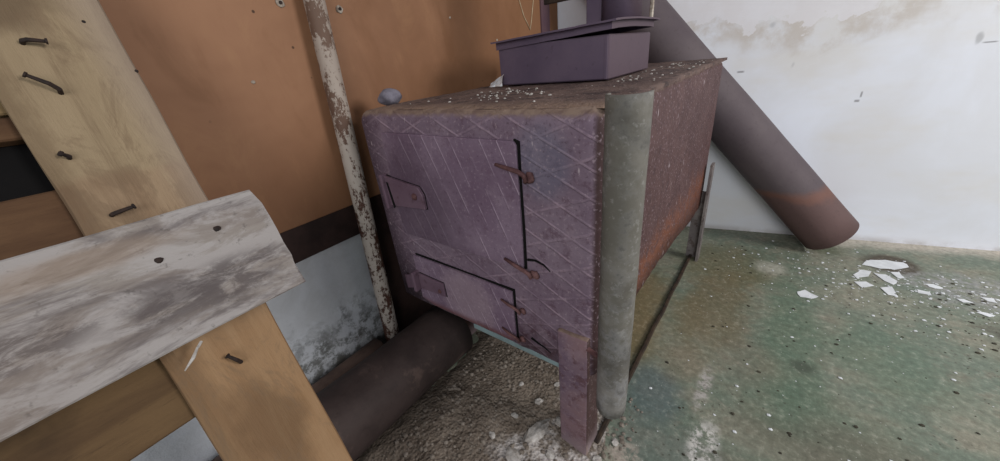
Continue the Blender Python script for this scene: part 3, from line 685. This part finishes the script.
polys = [('largest white paint flake on floor by the foot of leaning flue', [(1.154, 1.251), (1.182, 1.306), (1.227, 1.329), (1.275, 1.330), (1.285, 1.300), (1.244, 1.259), (1.203, 1.244)]),
 ('pale flake directly left of the flake cluster, second nearest the flue', [(1.122, 1.154), (1.148, 1.207), (1.176, 1.209), (1.164, 1.164), (1.129, 1.135)]),
 ('jagged white flake directly below the largest flake', [(1.181, 1.199), (1.215, 1.204), (1.239, 1.173), (1.225, 1.137), (1.204, 1.154)]),
 ('small grey-white flake left of the two lower cluster flakes', [(1.121, 1.102), (1.154, 1.12), (1.173, 1.102), (1.14, 1.069)]),
 ('white flake at the near end of the flake cluster', [(1.188, 1.096), (1.22, 1.121), (1.227, 1.059), (1.203, 1.058)]),
 ('white flake tucked under the right end of the largest flake', [(1.228, 1.232), (1.253, 1.243), (1.262, 1.207), (1.243, 1.195)]),
 ('lone white paint flake on the floor in front of the leaning flue', [(.961, .942), (.983, .968), (1.019, .941), (1.0, .917), (.97, .913)])]
for k, (lab, p) in enumerate(polys): tag(link('paint_flake', flake(p, .0006, .0012, k * 5, .002), M['paint']), lab, 'paint flake')
small = []
for k in range(26):
    x, y = (random.gauss(1.33, .09), random.gauss(1.11, .05)) if k < 17 else (random.uniform(1.32, 1.6), random.uniform(.9, 1.2))
    if any(math.hypot(x - a, y - b) < .055 for a, b in small) or x < 1.295 or (1.1 < x < 1.29 and 1.04 < y < 1.36) or math.hypot(x - .99, y - .94) < .06: continue
    small.append((x, y)); r = random.uniform(.012, .024); a0 = random.uniform(0, 6); nn = random.choice((4, 5, 6))
    p = [(x + r * random.uniform(.6, 1.3) * math.cos(a0 + 6.283 * i / nn), y + r * random.uniform(.5, 1) * math.sin(a0 + 6.283 * i / nn)) for i in range(nn)]
    tag(link('small_paint_flake', flake(p, .0006, .0012, k, .002), M['paint']), 'small white paint flake scattered on the green floor right of the flake cluster', 'paint flake', 'small paint flakes on the floor')
def scatter(name, m, label, pts):
    b = bmesh.new()
    for k, (x, y, r) in enumerate(pts): lump((x, y, r * .3), r, k, (1.3, 1, .45), 1, b)
    tag(link(name, b, M[m]), label, 'crumbs', kind='stuff')
wp = []
for k in range(700):
    if k < 330: x, y = random.gauss(1.2, .2), random.gauss(1.1, .12)
    elif k < 520: x, y = random.gauss(1.5, .15), random.gauss(1.15, .06)
    else: x, y = random.uniform(.64, 1.6), random.uniform(-.1, 1.3)
    if y < wy(x) - .03 and (x > .64 or y > 1.08): wp.append((x, y, random.choice((.001, .0013, .0016, .002, .0028, .004))))
scatter('white_crumbs', 'paint', 'tiny white paint crumbs scattered over the green floor', wp)
dp = []
for k in range(520):
    x, y = random.uniform(.66, 1.9), random.uniform(-.2, 1.25)
    if k < 200: x, y = random.gauss(1.45, .12), random.gauss(.95, .14)
    if y < wy(x) - .03: dp.append((x, y, random.choice((.001, .0013, .0018, .0022, .003, .0042))))
scatter('dark_crumbs', 'dark_stone', 'tiny dark grit and crumbs scattered over the green floor', dp)

# ------------------------------------------------------------------ light
w = bpy.data.worlds.new('world'); bpy.context.scene.world = w; w.use_nodes = True
w.node_tree.nodes['Background'].inputs[0].default_value = (.86, .92, 1.0, 1); w.node_tree.nodes['Background'].inputs[1].default_value = .33
def area(name, loc, target, sx, sy, power, col):
    l = bpy.data.lights.new(name, 'AREA'); l.shape = 'RECTANGLE'; l.size = sx; l.size_y = sy; l.energy = power; l.color = col
    o = bpy.data.objects.new(name, l); C.objects.link(o); o.location = loc
    o.rotation_euler = (V(target) - V(loc)).to_track_quat('-Z', 'Y').to_euler(); return o
area('window_light', (3.2, .75, 1.7), (.2, .5, .5), .9, .9, 54, (1.0, .98, .97))
area('front_area_light', (2.1, -2.8, 1.9), (.6, .4, .4), 1.8, 1.7, 56, (.97, .98, 1.0))  # unseen broad area light behind and right of the camera

# ------------------------------------------------------------------ camera
cd = bpy.data.cameras.new('camera'); cam = bpy.data.objects.new('camera', cd); C.objects.link(cam)
cam.location = (.8036, -.49, .8586); cam.rotation_euler = (1.1179, .0996, .6473)
cd.sensor_width = 36; cd.sensor_fit = 'HORIZONTAL'; cd.lens = 353.4 / 1000 * 36; cd.clip_start = .01
sc = bpy.context.scene; sc.camera = cam
sc.view_settings.view_transform = 'Standard'; sc.view_settings.look = 'None'; sc.view_settings.exposure = 0; sc.view_settings.gamma = 1
